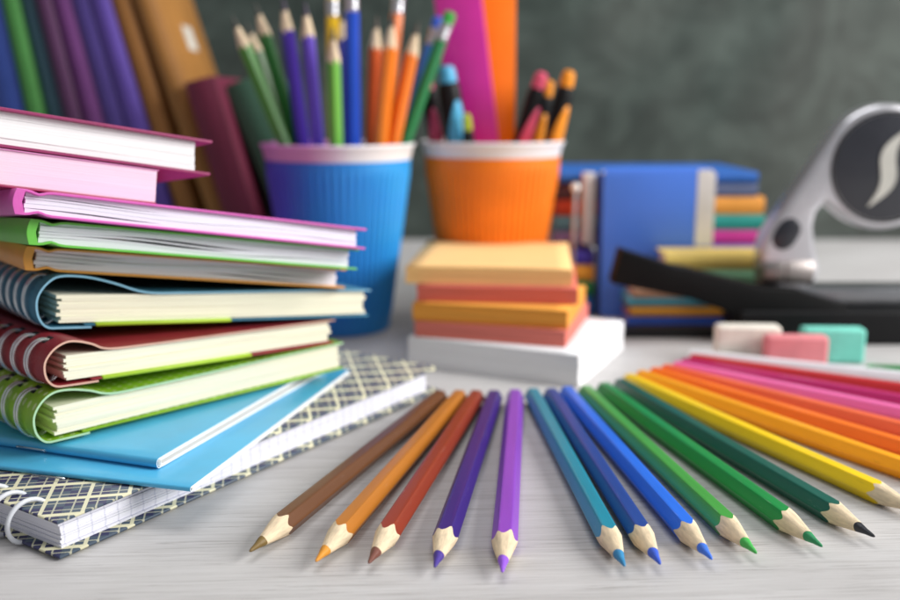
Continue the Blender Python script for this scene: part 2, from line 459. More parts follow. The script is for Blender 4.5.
wire_notebook((-13.98, 31.38, 3.98), 47, 3.6, 0.8, 12.9, 18.6, mat((150, 38, 48), 0.5, 0.08, bmp=0.4), (214, 170, 150), 1.62, 2.4, 1.08, 8.6,
              'dark red wire bound notebook between the lime and the teal notebooks', seed=12)
wire_notebook((-14.85, 33.05, 5.72), 38, 6.2, 2.4, 14.2, 15.5, mat((52, 120, 150), 0.5, 0.08, bmp=0.4), (128, 180, 205), 1.95, 4.0, 1.22, 7.6,
              'teal blue wire bound notebook with a tall arched cover, topmost of the wire bound', seed=13)

# ------------------------------------------------------------------ hardcover books
def hardcover(loc, yaw, tilt, back, L, D, T, c, pg, label, board=0.09, x_off=0.0, group='hardcover books in the front stack', bundles=5, wave=0.09, bottom=None, x0=0.0, rough=0.4, gap=0.012, line=0.10, over=0.32, seed=1):
    o = thing('book', label, 'book', loc, (R(-back), R(tilt), R(yaw)), group)
    m = mat(c, rough, 0.05, bmp=0.15); mb = mat(bottom, rough, 0.05, bmp=0.15) if bottom else m
    def groove(sgn):
        def f(x, y, z):
            d = math.exp(-((x - x0 - 0.75) / 0.22) ** 2) * 0.10
            return (x, y, z + sgn * d)
        return f
    def board_mesh(name, z0, z1, mm, sgn):
        xs = [x0 + .02, x0 + .35, x0 + .5, x0 + .62, x0 + .75, x0 + .88, x0 + 1.0, x0 + 1.2, x0 + 3, L * .6, L]
        f = groove(sgn); vs = []; fs = []
        for x in xs:
            for y in (0, D):
                vs.append(f(x, y, z0)); vs.append(f(x, y, z1))
        for i in range(len(xs) - 1):
            q = 4 * i
            fs += [[q, q + 4, q + 5, q + 1], [q + 2, q + 3, q + 7, q + 6], [q + 1, q + 5, q + 7, q + 3], [q, q + 2, q + 6, q + 4]]
        n = 4 * (len(xs) - 1)
        fs += [[0, 1, 3, 2], [n, n + 2, n + 3, n + 1]]
        ob = link_mesh(name, vs, fs, mm, o, smooth=40)
        bv = ob.modifiers.new('bevel', 'BEVEL'); bv.width = 0.0002; bv.segments = 2; bv.limit_method = 'ANGLE'; bv.angle_limit = R(60)
        return ob
    board_mesh('back_cover', 0, board, mb, 1)
    board_mesh('front_cover', T - board, T, m, -1)
    # spine: gently rounded slab
    pr = [(x0 + 0.36, 0.004)] + [(x0 + 0.02 - 0.10 * math.sin(math.pi * k / 8), T * k / 8 * 0.996 + .002) for k in range(9)] + [(x0 + 0.36, T - .004), (x0 + 0.30, T - board), (x0 + 0.22, T * .5), (x0 + 0.30, board)]
    slab('spine', pr, -0.004, D + .004, m, o, 0.015, 1)
    page_block('page_block', x0 + 0.32, L - over, over * .55, D - .3, board + .002, T - board - .002, pg, o, bundles=bundles, wave=wave, gap=gap, line=line, seed=seed)
    return o
hardcover((-15.23, 33.54, 7.80), 34, 9.1, 3.6, 13.0, 13, 0.88, (232, 158, 66), (240, 236, 246), 'orange hardcover book with white pages lying on the teal notebook', seed=21)
hardcover((-14.39, 32.12, 8.93), 36, 9.6, 4.8, 13.1, 13, 0.90, (106, 196, 70), (236, 238, 246), 'bright green hardcover book between the orange and the pink hardcovers', seed=22)
hardcover((-14.47, 31.46, 10.05), 36, 10.0, 6.0, 13.7, 13, 0.88, (214, 92, 180), (238, 234, 248), 'magenta pink hardcover book lying on the green hardcover', seed=23)
def in_frame(o_loc, yaw, tilt, back, v):
    return Vector(o_loc) + Matrix.Rotation(R(yaw), 3, 'Z') @ Matrix.Rotation(R(tilt), 3, 'Y') @ Matrix.Rotation(R(-back), 3, 'X') @ Vector(v)
pk = ((-14.47, 31.46, 10.05), 36, 10.0, 6.0)
p0 = in_frame(*pk, (0, 0.85, 0.89))
b = thing('book', 'book with pale pink page edges and a maroon back cover under the top book', 'book', p0, (R(-6), R(10.0), R(36)), 'hardcover books in the front stack')
box('back_cover', (-7, -0.1, 0.0), (6.7, 13, 0.1), mat((150, 30, 78), 0.4), b, 0.02, 1,
    warp=lambda x, y, z: (x + (0.38 * max(y, 0) if x > 0 else 0) - (1.7 if x > 0 else 0), y, z))
page_block('page_block', -6.8, 5.0, 0.0, 12.5, 0.10, 1.27, (243, 212, 230), b, bundles=3, wave=0.0, gap=0.0, line=0.05, setx=0.03, sety=0.02, seed=24)
box('front_cover', (-7, -0.06, 1.272), (5.02, 12.6, 1.30), mat((232, 150, 205), 0.5), b)
box('spine', (-7.1, -0.06, 0.0), (-6.98, 12.6, 1.30), mat((150, 30, 78), 0.4), b, 0.02, 1)
p1 = in_frame(*pk, (-6.6, 0.75, 2.20))
hardcover(p1, 36, 9.8, 6.5, 13.6, 13, 1.34, (146, 36, 92), (246, 245, 246), 'maroon hardcover book with clean white pages on top of the front stack', board=0.11, bundles=4, wave=0.0, gap=0.002, line=0.08, over=0.5, seed=25)

# ------------------------------------------------------------------ books standing and leaning at the back left
def shelf_book(x0, y0, T, Hh, D, lean, c, label, rough=0.55, yaw=0, name='book'):
    o = thing('book', label, 'book', (x0, y0, 0), (0, R(-lean), R(yaw)), 'books leaning at the back left')
    m = mat(c, rough, 0.08, scale=25, bmp=0.25)
    n = 8
    sp = [(T * k / n, -0.22 * math.sin(math.pi * k / n)) for k in range(n + 1)]
    vs = []; fs = []
    for z in (0, Hh):
        for a, bb in sp: vs.append((a, bb, z))
        for a, bb in reversed(sp): vs.append((0.12 + a * (T - .24) / T, bb * .7 + .3, z))
    k = 2 * (n + 1)
    for i in range(k): fs.append([i, (i + 1) % k, k + (i + 1) % k, k + i])
    for i in range(n):
        for q in (0, k): fs.append([q + i, q + i + 1, q + k - 2 - i, q + k - 1 - i])
    link_mesh('spine', vs, fs, m, o, smooth=40)
    box('back_cover', (0.0, 0.31, 0), (0.16, D, Hh), m, o, 0.04, 1)
    fc = box('front_cover', (T - .16, 0.31, 0), (T, D, Hh), m, o, 0.04, 1)
    box('page_block', (0.165, 0.32, 0.3), (T - .165, D - .3, Hh - .3), pages_mat((228, 222, 205)), o)
    return o
specs = [(-29.35, 7, 1.9, (46, 72, 150), 25.0, 'blue book at the left end of the leaning row'),
         (-27.0, 8, 1.15, (72, 140, 66), 25.5, 'green book second from the left in the leaning row'),
         (-25.5, 9, 1.15, (50, 84, 98), 25.2, 'dark teal book beside the green one in the leaning row'),
         (-24.0, 10, 1.05, (84, 42, 84), 25.6, 'dark plum book between the teal and the purple leaning books'),
         (-22.55, 11, 1.25, (122, 64, 132), 25.1, 'purple book right of the plum one in the leaning row'),
         (-20.9, 12, 1.3, (84, 66, 146), 25.6, 'violet book beside the purple one in the leaning row'),
         (-19.2, 13, 1.3, (98, 74, 168), 25.2, 'lighter violet book next to the brown leaning books'),
         (-17.4, 14.5, 1.25, (156, 104, 46), 26.0, 'narrow brown book right of the violet leaning books')]
for x, lean, T, c, hh, lb in specs:
    shelf_book(x, 66.2 + random.uniform(-.3, .3), T, hh, 11, lean, c, lb)
bb = shelf_book(-15.0, 66.0, 1.3, 26.5, 11, 16.5, (158, 108, 48), 'brown book with a white label on its cover, right end of the tall leaning row')
lm_ = mat((206, 202, 192), 0.7)
box('cover_label', (1.3, 5.0, 17.9), (1.315, 7.4, 19.7), lm_, [c_ for c_ in bpy.data.objects if c_.parent == bb and c_.name.startswith('front_cover')][0])
shelf_book(-13.85, 64.6, 1.95, 15.5, 10, 14, (112, 30, 60), 'short maroon book leaning beside the tall brown one')
shelf_book(-15.5 + 14.7 * math.tan(R(20)), 67.2, 2.3, 15.8, 12, 20, (62, 104, 82), 'short dark green book leaning behind the blue cup')

# ------------------------------------------------------------------ ripple paper cups
def cup(x, y, body_m, rim_m, label, rt=4.62, rb=2.95, h=11.35):
    o = thing('paper_cup', label, 'cup', (x, y, 0), group='ripple paper cups')
    hb = h - 0.95
    zs = [0.0, 0.06, 0.5, 0.8, 1.0] + [1.0 + (hb - 1.6) * k / 24 for k in range(1, 25)] + [hb - .45, hb - .3, hb - .15, hb]
    def rr(z): return rb + (rt - .1 - rb) * z / h
    nrib = 58
    def rad(a, z, r):
        e = max(0, min(1, (z - 0.7) / 0.5)) * max(0, min(1, (hb - 0.35 - z) / 0.35))
        return r + 0.13 * e * (abs(math.cos(a * nrib / 2)) ** 0.8 - 0.55)
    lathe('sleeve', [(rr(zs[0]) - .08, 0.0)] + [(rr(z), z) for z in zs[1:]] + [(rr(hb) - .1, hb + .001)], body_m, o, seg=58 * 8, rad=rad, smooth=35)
    inner = [(rr(hb) - .11, hb - 0.02), (rr(hb) - .03, hb + .015), (rr(h) + .02, h - .2), (rr(h) + .10, h - .14), (rr(h) + .13, h - .06), (rr(h) + .10, h), (rr(h) + .03, h + .03), (rr(h) - .05, h - .02), (rr(h) - .1, h - .2),
             (rr(hb) - .14, hb), (rr(0.8) - .14, 0.8), (rr(0.3) - .12, 0.3), (0.001, 0.3)]
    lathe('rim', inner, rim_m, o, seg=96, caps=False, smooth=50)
    return o
cup(-6.75, 58.0, blend_x_mat('violet_to_blue_blend', [(0.0, (78, 40, 178)), (0.18, (70, 66, 198)), (0.42, (36, 118, 214)), (1.0, (36, 152, 226))], -4.2, 3.4, 0.5),  # sleeve hue runs from violet to blue along x
    blend_x_mat('pink_to_white_blend', [(0.0, (214, 120, 196)), (0.42, (220, 150, 205)), (0.72, (232, 230, 236)), (1.0, (236, 236, 238))], -4.6, 3.5, 0.45),  # rim hue runs from pink to white along x
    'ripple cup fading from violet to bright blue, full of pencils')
cup(2.72, 62.0, mat((246, 128, 4), 0.5, 0.04), mat((232, 231, 236), 0.45, 0.02), 'orange ripple cup with white rim holding rulers and markers')

# ------------------------------------------------------------------ pencils
RA = 0.370
def hexr(phi, ra=RA):
    a = (phi - math.pi / 2) % (math.pi / 3)
    if a > math.pi / 6: a -= math.pi / 3
    return min(ra / math.cos(a), ra * 1.115)
pencil_mesh = {}
def pencil_parts(o, L, paint, lead_c, tip=True, ra=RA, gloss=0.36):
    """built along local x, tail at 0, point at L"""
    rnd = random.Random(hash(tuple(paint)) % 9973 + int(L * 100)); wv = [rnd.uniform(-.07, .07) for _ in range(4)]; pv = [rnd.uniform(0, 6.28) for _ in range(4)]
    K = 48; tana = 0.197; r_lead = 0.168
    end_wood = M_wood
    def s_at(phi): return L - 0.05 - hexr(phi, ra) / tana + sum(w_ * math.sin((q_ + 1) * phi + p_) for q_, (w_, p_) in enumerate(zip(wv, pv)))
    ph = [2 * math.pi * k / K for k in range(K)]
    vs = []; fs = []; fm = []
    if tip: ends = [s_at(p) for p in ph]
    else: ends = [L - 1.75] * K
    rings = [(0.0, 0.93), (0.03, 0.99), (0.06, 1.0)]
    for x, k in rings: vs += [(x, hexr(p, ra) * k * math.cos(p), hexr(p, ra) * k * math.sin(p)) for p in ph]
    for q in range(1, 5): vs += [(0.06 + (e - 0.06) * q / 4, hexr(p, ra) * math.cos(p), hexr(p, ra) * math.sin(p)) for e, p in zip(ends, ph)]
    for i in range(6):
        for k in range(K): fs.append([i * K + k, i * K + (k + 1) % K, (i + 1) * K + (k + 1) % K, (i + 1) * K + k]); fm.append(0)
    fs.append(list(range(K))); fm.append(1)
    if not tip: fs.append([6 * K + k for k in range(K)]); fm.append(1)
    link_mesh('barrel', vs, fs, [paint_mat(paint, gloss), end_wood], o, smooth=14, fm=fm)
    # core seen at the tail
    lathe('core_end', [(0.11, -0.004), (0.11, 0.02)], mat(lead_c, 0.6), o, 16, 'x')
    if tip:
        xl = L - 0.05 - r_lead / tana
        vs = [(e - 0.002, hexr(p, ra) * .998 * math.cos(p), hexr(p, ra) * .998 * math.sin(p)) for e, p in zip(ends, ph)]
        for q in (0.25, 0.5, 0.75, 1.0):
            for e, p in zip(ends, ph):
                r0 = hexr(p, ra); r = r0 + (r_lead - r0) * q; x = e + (xl + 0.03 * math.sin(2 * p) - e) * q
                vs.append((x, r * math.cos(p), r * math.sin(p)))
        fs = [[i * K + k, i * K + (k + 1) % K, (i + 1) * K + (k + 1) % K, (i + 1) * K + k] for i in range(4) for k in range(K)]
        wt = link_mesh('wood_tip', vs, fs, M_wood, o, smooth=50)
        lathe('lead', [(r_lead * 1.0, xl - 0.06), (r_lead * .995, xl + .02), (r_lead * .86, xl + .14), (r_lead * .6, xl + .34), (r_lead * .42, xl + .56), (r_lead * .30, xl + 0.68), (r_lead * .16, xl + .74), (0.001, xl + .76)],
              mat(lead_c, 0.5, 0.08, scale=120, bmp=0.4), wt, 20, 'x', smooth=70)
    else:
        fe = lathe('ferrule', [(ra * 1.0, L - 1.76), (ra * 1.06, L - 1.72), (ra * 1.06, L - 1.45), (ra * 1.0, L - 1.4), (ra * 1.06, L - 1.35), (ra * 1.06, L - 1.15), (ra * 1.0, L - 1.1), (ra * 1.06, L - 1.05), (ra * 1.06, L - .72)], M_silver, o, 32, 'x')
        lathe('eraser_tip', [(ra * .98, L - .74), (ra * .98, L - .16), (ra * .9, L - .06), (ra * .7, L), (0.001, L + .02)], mat(lead_c, 0.75), fe, 24, 'x')
fan = [('brown', (98, 58, 27), (112, 88, 34), (-0.46, 42.05), (-6.11, 26.47), 'brown coloured pencil, leftmost of the fan'),
       ('ochre', (176, 108, 28), (212, 140, 28), (0.44, 42.05), (-4.01, 25.83), 'ochre yellow coloured pencil right of the brown one'),
       ('rust', (136, 48, 20), (112, 62, 48), (1.22, 42.05), (-2.43, 25.71), 'rust red coloured pencil with dark brown lead'),
       ('indigo', (48, 25, 112), (66, 44, 142), (2.04, 42.05), (-0.47, 25.47), 'dark indigo coloured pencil between the rust and the purple ones'),
       ('purple', (134, 66, 182), (146, 84, 214), (3.01, 42.2), (1.5, 25.17), 'bright purple coloured pencil pointing straight forward'),
       ('turquoise', (22, 132, 156), (44, 134, 184), (3.85, 42.35), (5.13, 25.53), 'turquoise coloured pencil right of the gap in the fan'),
       ('navy', (28, 66, 142), (52, 92, 210), (4.70, 42.35), (6.2, 25.65), 'navy blue coloured pencil between the turquoise and bright blue ones'),
       ('blue', (36, 108, 222), (58, 118, 230), (5.46, 42.67), (7.81, 25.96), 'bright blue coloured pencil beside the light green one'),
       ('lightgreen', (66, 152, 62), (66, 182, 80), (6.36, 42.82), (9.26, 26.34), 'light green coloured pencil beside the bright blue one'),
       ('green', (16, 134, 62), (34, 142, 88), (7.29, 43.3), (11.42, 26.79), 'medium green coloured pencil between the light and dark green ones'),
       ('darkgreen', (14, 88, 74), (36, 38, 46), (8.16, 43.9), (13.33, 27.47), 'dark green coloured pencil with black lead'),
       ('yellow', (244, 204, 8), (240, 206, 40), (8.72, 44.75), (15.12, 30.61), 'lemon yellow coloured pencil right of the dark green one'),
       ('amber', (244, 164, 4), (238, 170, 20), (9.44, 45.42), (16.84, 33.34), 'amber coloured pencil between the yellow and the orange ones'),
       ('orange', (246, 118, 16), (240, 120, 30), (10.20, 45.95), (17.75, 35.5), 'orange coloured pencil right of the amber one'),
       ('salmon', (238, 106, 60), (232, 110, 70), (10.86, 46.48), (18.72, 37.5), 'salmon red coloured pencil between the orange and the pink ones'),
       ('pink', (240, 112, 176), (236, 120, 180), (11.55, 47.05), (19.65, 39.6), 'pink coloured pencil between the salmon and the magenta ones'),
       ('magenta', (184, 28, 104), (200, 40, 120), (12.10, 47.65), (20.4, 41.3), 'magenta coloured pencil between the pink and the red ones'),
       ('red', (196, 34, 40), (190, 30, 36), (12.70, 48.42), (21.25, 43.1), 'red coloured pencil beside the white one'),
       ('white', (226, 228, 234), (236, 236, 236), (12.85, 49.3), (22.1, 45.15), 'white coloured pencil at the right edge of the fan')]
for k, (nm, c, lc, a, bpt, lb) in enumerate(fan):
    d = Vector((bpt[0] - a[0], bpt[1] - a[1], 0)).normalized()
    roll = (k * 2 - 3) % 5 * 0.004
    o = thing('coloured_pencil', lb, 'pencil', (a[0], a[1], RA + 0.002), (roll, 0, math.atan2(d.y, d.x)), 'coloured pencils fanned on the table')
    ln = min(17.5, (Vector(bpt) - Vector(a)).length) if k < 11 else 17.1
    pencil_parts(o, ln, c, lc)

CX, CY = -6.75, 58.0
def in_cup(name, label, bottom, top, paint, lead, tip=True, group='pencils in the blue cup', ra=RA, roll=0):
    bt, tp = Vector(bottom), Vector(top); d = tp - bt
    o = thing(name, label, 'pencil', bt, (0, 0, 0), group)
    o.rotation_mode = 'QUATERNION'
    o.rotation_quaternion = d.to_track_quat('X', 'Z') @ Matrix.Rotation(roll, 3, 'X').to_quaternion()
    pencil_parts(o, d.length, paint, lead, tip, ra)
def rim_line(tx, tz, rx, y_r, y_b, y_t=None, z_b=0.75):
    """point on the cup floor and top point of a pencil crossing the rim (z 11.4) at rx,y_r"""
    k = (tx - rx) / (tz - 11.4)
    bx = rx - k * (11.4 - z_b); ky = (y_r - y_b) / (11.4 - z_b)
    return (bx, y_b, z_b), (tx, y_b + ky * (tz - z_b), tz)
PC = [('green pencil with its point leaning far left in the blue cup', -12.55, 18.8, -9.85, 57.0, 57.6, (72, 140, 52), (70, 70, 64), True, 0.2),
      ('olive green pencil tucked behind the leftmost green one', -12.2, 18.6, -9.95, 58.8, 58.6, (62, 110, 50), (70, 70, 64), True, 0.4),
      ('dark green sharpened pencil right of the leftmost pair', -11.4, 19.6, -9.25, 57.9, 58.0, (36, 116, 40), (70, 70, 64), True, 0.1),
      ('deep violet pencil second violet from the right', -9.6, 19.8, -8.75, 57.2, 57.7, (64, 34, 150), (70, 60, 80), True, 0.3),
      ('lighter violet pencil beside the light green one', -8.1, 19.4, -7.70, 56.0, 57.0, (96, 66, 190), (70, 60, 80), True, 0.0),
      ('yellow eraser tipped pencil at the back of the blue cup', -7.35, 20.7, -7.25, 60.6, 59.0, (236, 190, 20), (240, 200, 60), False, 0.0),
      ('short light green pencil at the front of the blue cup', -6.47, 18.0, -6.52, 55.2, 56.6, (108, 182, 60), (80, 80, 70), True, 0.5),
      ('dark blue pencil peeking over the short light green one', -6.5, 19.5, -6.55, 59.6, 58.6, (52, 60, 150), (70, 70, 70), True, 0.1),
      ('royal blue eraser tipped pencil in the middle of the cup', -5.6, 20.6, -5.66, 57.0, 57.6, (22, 78, 200), (232, 226, 232), False, 0.1),
      ('burnt orange pencil leftmost of the orange ones', -4.3, 18.9, -4.75, 58.2, 58.3, (226, 96, 14), (80, 70, 60), True, 0.1),
      ('bright orange pencil between two other orange ones', -3.25, 18.9, -4.1, 57.0, 57.5, (250, 130, 26), (80, 70, 60), True, 0.0),
      ('orange eraser tipped pencil standing behind the orange ones', -3.1, 20.8, -4.0, 60.0, 58.8, (240, 120, 20), (240, 120, 24), False, 0.2),
      ('orange pencil leaning furthest right in the blue cup', -1.8, 18.5, -3.35, 57.6, 58.0, (244, 126, 22), (80, 70, 60), True, 0.1),
      ('green eraser tipped pencil leaning right across the gap between cups', 0.05, 19.05, -2.75, 58.9, 58.4, (20, 124, 66), (54, 160, 60), False, 0.0),
      ('blue eraser tipped pencil behind the leaning green one', -0.65, 18.9, -2.9, 60.2, 59.2, (46, 108, 190), (50, 90, 200), False, 0.0)]
for lb, tx, tz, rx, yr, yb, c, lc, tip, roll in PC:
    bt, tp = rim_line(tx, tz, rx, yr, yb)
    in_cup('pencil', lb, bt, tp, c, lc, tip, roll=roll)

# ------------------------------------------------------------------ rulers and markers in the orange cup
def ruler(bottom, top, wd, th, c, label, edge):
    bt, tp = Vector(bottom), Vector(top); d = tp - bt
    o = thing('ruler', label, 'ruler', bt, (0, math.atan2(d.x, d.z), R(edge)), 'rulers in the orange cup')
    L = d.length; m = mat(c, 0.32, 0.03, coat=0.2)
    slab('blade', [(-wd / 2, 0), (wd / 2, 0), (wd / 2, L), (-wd / 2, L)], -th / 2, th / 2, m, o, 0.04, 2)
    vs = []; fs = []
    for k in range(int(L * 2) - 2):
        z = 1 + k * .5; h = 0.55 if k % 2 == 0 else 0.32; q = len(vs); y = -th / 2 - 0.004
        vs += [(-wd / 2 + .06, y, z), (-wd / 2 + .06 + h, y, z), (-wd / 2 + .06 + h, y, z + .03), (-wd / 2 + .06, y, z + .03)]; fs.append([q, q + 1, q + 2, q + 3])
    link_mesh('scale_marks', vs, fs, mat(tuple(int(v * .6) for v in c), 0.5), o)
ruler((3.0, 61.9, 0.6), (0.28, 62.3, 21.5), 3.0, 0.3, (226, 50, 168), 'magenta plastic ruler standing in the orange cup', -12)
ruler((2.75, 62.9, 0.6), (2.62, 63.6, 22.0), 3.1, 0.3, (250, 120, 0), 'orange plastic ruler standing behind the magenta one', 4)
def marker(bottom, top, r, c, label, phase):
    bt, tp = Vector(bottom), Vector(top); d = tp - bt; L = d.length
    o = thing('marker_pen', label, 'marker', bt, (0, 0, 0), 'two tone markers in the orange cup')
    o.rotation_mode = 'QUATERNION'; o.rotation_quaternion = d.to_track_quat('Z', 'Y')
    lathe('barrel', [(r * .55, 0), (r * .8, .15), (r * .92, 3), (r, L - 4.4), (r * 1.02, L - 2.2), (r * 1.0, L - 1.5), (r * .92, L - 1.2), (r * .86, L - 1.1), (r * .8, L - 1.0)], M_black, o, 28)
    mc = mat(c, 0.4, 0.04)
    v_ = o.rotation_quaternion.inverted() @ Vector((0, -1, 0)); phase = math.atan2(v_.y, v_.x) + phase + math.pi / 2
    lathe('end_plug', [(r * .78, L - 1.02), (r * .8, L - .9), (r * .74, L - .35), (r * .6, L - .08), (r * .3, L), (0.001, L + .01)], mc, o, 24)
    vs = []; fs = []; n = 14; a_n = 8
    for i in range(n + 1):
        u = i / n; z = L - 8 + 5.9 * u; half = 0.95 * (1 - 0.75 * max(0, (u - .6) / .4) ** 2)
        for k in range(a_n + 1):
            a = phase + 0.9 * (u - .5) + half * (2 * k / a_n - 1)
            rr = (r * .92 + (r * .08) * min(1, max(0, (z - 3) / max(.1, (L - 7.4))))) * 1.035
            vs.append((rr * math.cos(a), rr * math.sin(a), z))
    for i in range(n):
        for k in range(a_n): fs.append([i * (a_n + 1) + k, i * (a_n + 1) + k + 1, (i + 1) * (a_n + 1) + k + 1, (i + 1) * (a_n + 1) + k])
    g = link_mesh('grip_panel', vs, fs, mc, o, smooth=60)
    sm = g.modifiers.new('thickness', 'SOLIDIFY'); sm.thickness = 0.0006; sm.offset = -1
marker((0.75, 61.6, 0.7), (-1.5, 60.6, 15.5), 0.48, (206, 74, 116), 'black and pink marker at the left side of the orange cup', R(-100))
marker((1.9, 60.9, 0.7), (-0.25, 59.3, 15.95), 0.7, (74, 170, 214), 'thick black and sky blue marker in the orange cup', R(-80))
marker((2.2, 60.9, 0.7), (0.98, 58.4, 13.1), 0.36, (164, 184, 40), 'short lime marker half hidden beside the sky blue one', R(-60))
marker((1.6, 63.0, 0.7), (5.75, 60.6, 15.6), 0.56, (222, 84, 116), 'black and pink marker leaning right in the orange cup', R(-70))
marker((3.6, 63.8, 0.7), (6.38, 62.4, 15.15), 0.48, (240, 150, 30), 'shorter black and orange marker between two others', R(-100))
marker((4.3, 61.8, 0.7), (7.4, 60.4, 15.7), 0.55, (246, 152, 24), 'taller black and orange marker, rightmost in the orange cup', R(-75))

# ------------------------------------------------------------------ white note block and sticky note pads
def pad(name, p_fl, yaw, wx, dy, z0, z1, c, label, cat, line=0.10, group=None, twist=0.0):
    o = thing(name, label, cat, (p_fl[0], p_fl[1], z0), (0, 0, R(yaw)), group)
    h = z1 - z0
    nl = 5; rnd = random.Random(int(z0 * 100))
    vs = []; fs = []
    for k in range(nl):                        # sheets sit in slightly uneven layers
        dx, dyy = rnd.uniform(-.03, .03), rnd.uniform(-.03, .03); q = len(vs)
        za, zb = h * k / nl + (0.004 if k else 0), h * (k + 1) / nl
        for z in (za, zb):
            s = 0 if k < nl - 1 else 0.03
            vs += [(dx, dyy, z), (wx + dx, dyy, z), (wx + dx, dy + dyy, z), (dx, dy + dyy, z)]
        fs += [[q, q + 3, q + 2, q + 1], [q + 4, q + 5, q + 6, q + 7]] + [[q + i, q + (i + 1) % 4, q + 4 + (i + 1) % 4, q + 4 + i] for i in range(4)]
    link_mesh('sheets', vs, fs, pages_mat(c, line), o)
    # top sheet, lifting a little along its near edge
    n = 10; vs = []; fs = []
    for i in range(n + 1):
        for j in range(n + 1):
            u, v = i / n, j / n
            vs.append((u * wx, v * dy, h + .012 + twist * (1 - v) ** 3 * (0.4 + 0.6 * math.sin(u * 3 + .4))))
    for i in range(n):
        for j in range(n): q = i * (n + 1) + j; fs.append([q, q + n + 1, q + n + 2, q + 1])
    ts = link_mesh('top_sheet', vs, fs, mat(c, 0.85, 0.02), o, smooth=60)
    sm = ts.modifiers.new('thickness', 'SOLIDIFY'); sm.thickness = 0.0001
    return o
pad('note_block', (-2.2, 48.75), -25.0, 9.35, 8.4, 0, 1.62, (240, 240, 243), 'white paper block under the pile of sticky notes', 'paper block', 0.05)
G = 'sticky note pads piled on the white block'
pad('sticky_note_pad', (-1.85, 48.7), -17, 8.0, 7.2, 1.64, 2.47, (222, 122, 108), 'coral pink sticky pad lowest in the pile, on the white block', 'sticky pad', 0.28, G)
pad('sticky_note_pad', (-1.95, 48.75), -15, 8.15, 7.3, 2.50, 3.42, (236, 160, 62), 'orange sticky pad second from the bottom of the pile', 'sticky pad', 0.25, G, 0.02)
pad('sticky_note_pad', (-1.75, 49.1), -6, 8.4, 8.2, 3.46, 4.28, (214, 108, 92), 'red coral sticky pad just under the top peach pad', 'sticky pad', 0.28, G)
pad('sticky_note_pad', (-2.35, 49.7), -5.5, 8.8, 10.2, 4.31, 5.15, (247, 200, 132), 'peach orange sticky pad on top of the pile', 'sticky pad', 0.22, G, 0.05)

# ------------------------------------------------------------------ erasers
def eraser(x0, y0, wx, dy, h, c, yaw, label):
    o = box('eraser', (0, 0, 0), (wx, dy * .7, h), mat(c, 0.7, 0.07, scale=90, bmp=0.25), None, 0.2, 4, loc=(x0, y0, 0.0))
    o.rotation_euler = (0, 0, R(yaw)); tag(o, label, 'eraser', 'erasers standing behind the pencils')
eraser(14.3, 49.35, 3.4, 1.5, 2.02, (232, 226, 214), -3, 'cream white eraser left of the pink one')
eraser(16.55, 48.2, 3.25, 1.3, 1.75, (226, 136, 142), -3, 'pink eraser between the white and the mint ones')
eraser(18.9, 49.3, 3.3, 1.4, 1.9, (120, 214, 196), -3, 'mint green eraser right of the pink one')

# paper clip at the right edge
clip = [(0, 0), (2.2, 0), (2.6, .2), (2.7, .45), (2.6, .7), (2.2, .9), (.5, .9), (.15, .75), (.05, .5), (.15, .28), (.5, .16), (2.0, .16), (2.25, .3), (2.3, .48), (2.2, .64), (2.0, .74), (.9, .74)]
o = tube('paper_clip', [[(x, y, 0.1 + (0.12 if i > 10 else 0)) for i, (x, y) in enumerate(catmull(clip, 3))]], 0.09, mat((30, 132, 62), 0.4), None, 8, loc=(21.6, 47.2, 0))
o.rotation_euler = (0, 0, R(-8)); tag(o, 'green paper clip lying beyond the white pencil at the right edge', 'paper clip')

# ------------------------------------------------------------------ books lying and standing at the back right
def flat_book(x0, x1, y0, y1, z0, z1, c, label, pg=(236, 232, 222), yaw=0):
    o = thing('book', label, 'book', (x0, y0, z0), (0, 0, R(yaw)), 'books piled at the back right')
    W, D, h = x1 - x0, y1 - y0, z1 - z0; m = mat(c, 0.5, 0.05)
    bd = min(0.1, h * .18); n = 6
    box('back_cover', (0, 0.16, 0), (W, D, bd), m, o)
    box('front_cover', (0, 0.16, h - bd), (W, D, h), m, o)
    pr = [(0.16 - 0.16 * math.sin(math.pi * k / n), h * k / n) for k in range(n + 1)] + [(0.28, h), (0.28, 0)]
    vs = [(x, y, z) for x in (-.003, W + .003) for y, z in pr]; k = len(pr)
    fs = [[i, (i + 1) % k, k + (i + 1) % k, k + i] for i in range(k)] + [list(range(k)), [k + i for i in range(k)]]
    link_mesh('spine', vs, fs, m, o, smooth=50)
    box('page_block', (.2, .3, bd + .002), (W - .2, D - .2, h - bd - .002), pages_mat(pg), o)
    return o
right = [((238, 214, 120), 2.9, 3.62, 'sand'), ]
zz = 0.0
lowR = [((60, 120, 190), .85, 'blue book at the bottom of the back right pile'), ((240, 160, 60), .8, 'orange book second from the bottom of the back right pile'),
        ((60, 170, 160), .7, 'sea green book low in the back right pile'), ((150, 196, 214), .9, 'pale blue book in the lower half of the back right pile'),
        ((110, 124, 206), 1.25, 'periwinkle book under the magenta one at the back right'), ((206, 46, 146), .98, 'magenta book in the back right pile'),
        ((30, 152, 142), 1.05, 'teal book under the orange one at the back right'), ((238, 160, 64), 1.15, 'orange book third from the top at the back right'),
        ((92, 104, 140), .9, 'grey blue book just under the long blue top book')]
offs = [0, .1, -.1, 0, .15, -.2, .1, 0, -.5]
for (c, h, lb), dx in zip(lowR, offs):
    flat_book(12.4, 20.75 + dx, 62.6, 71, zz, zz + h - .02, c, lb); zz += h
topz = zz
zz = 0.0
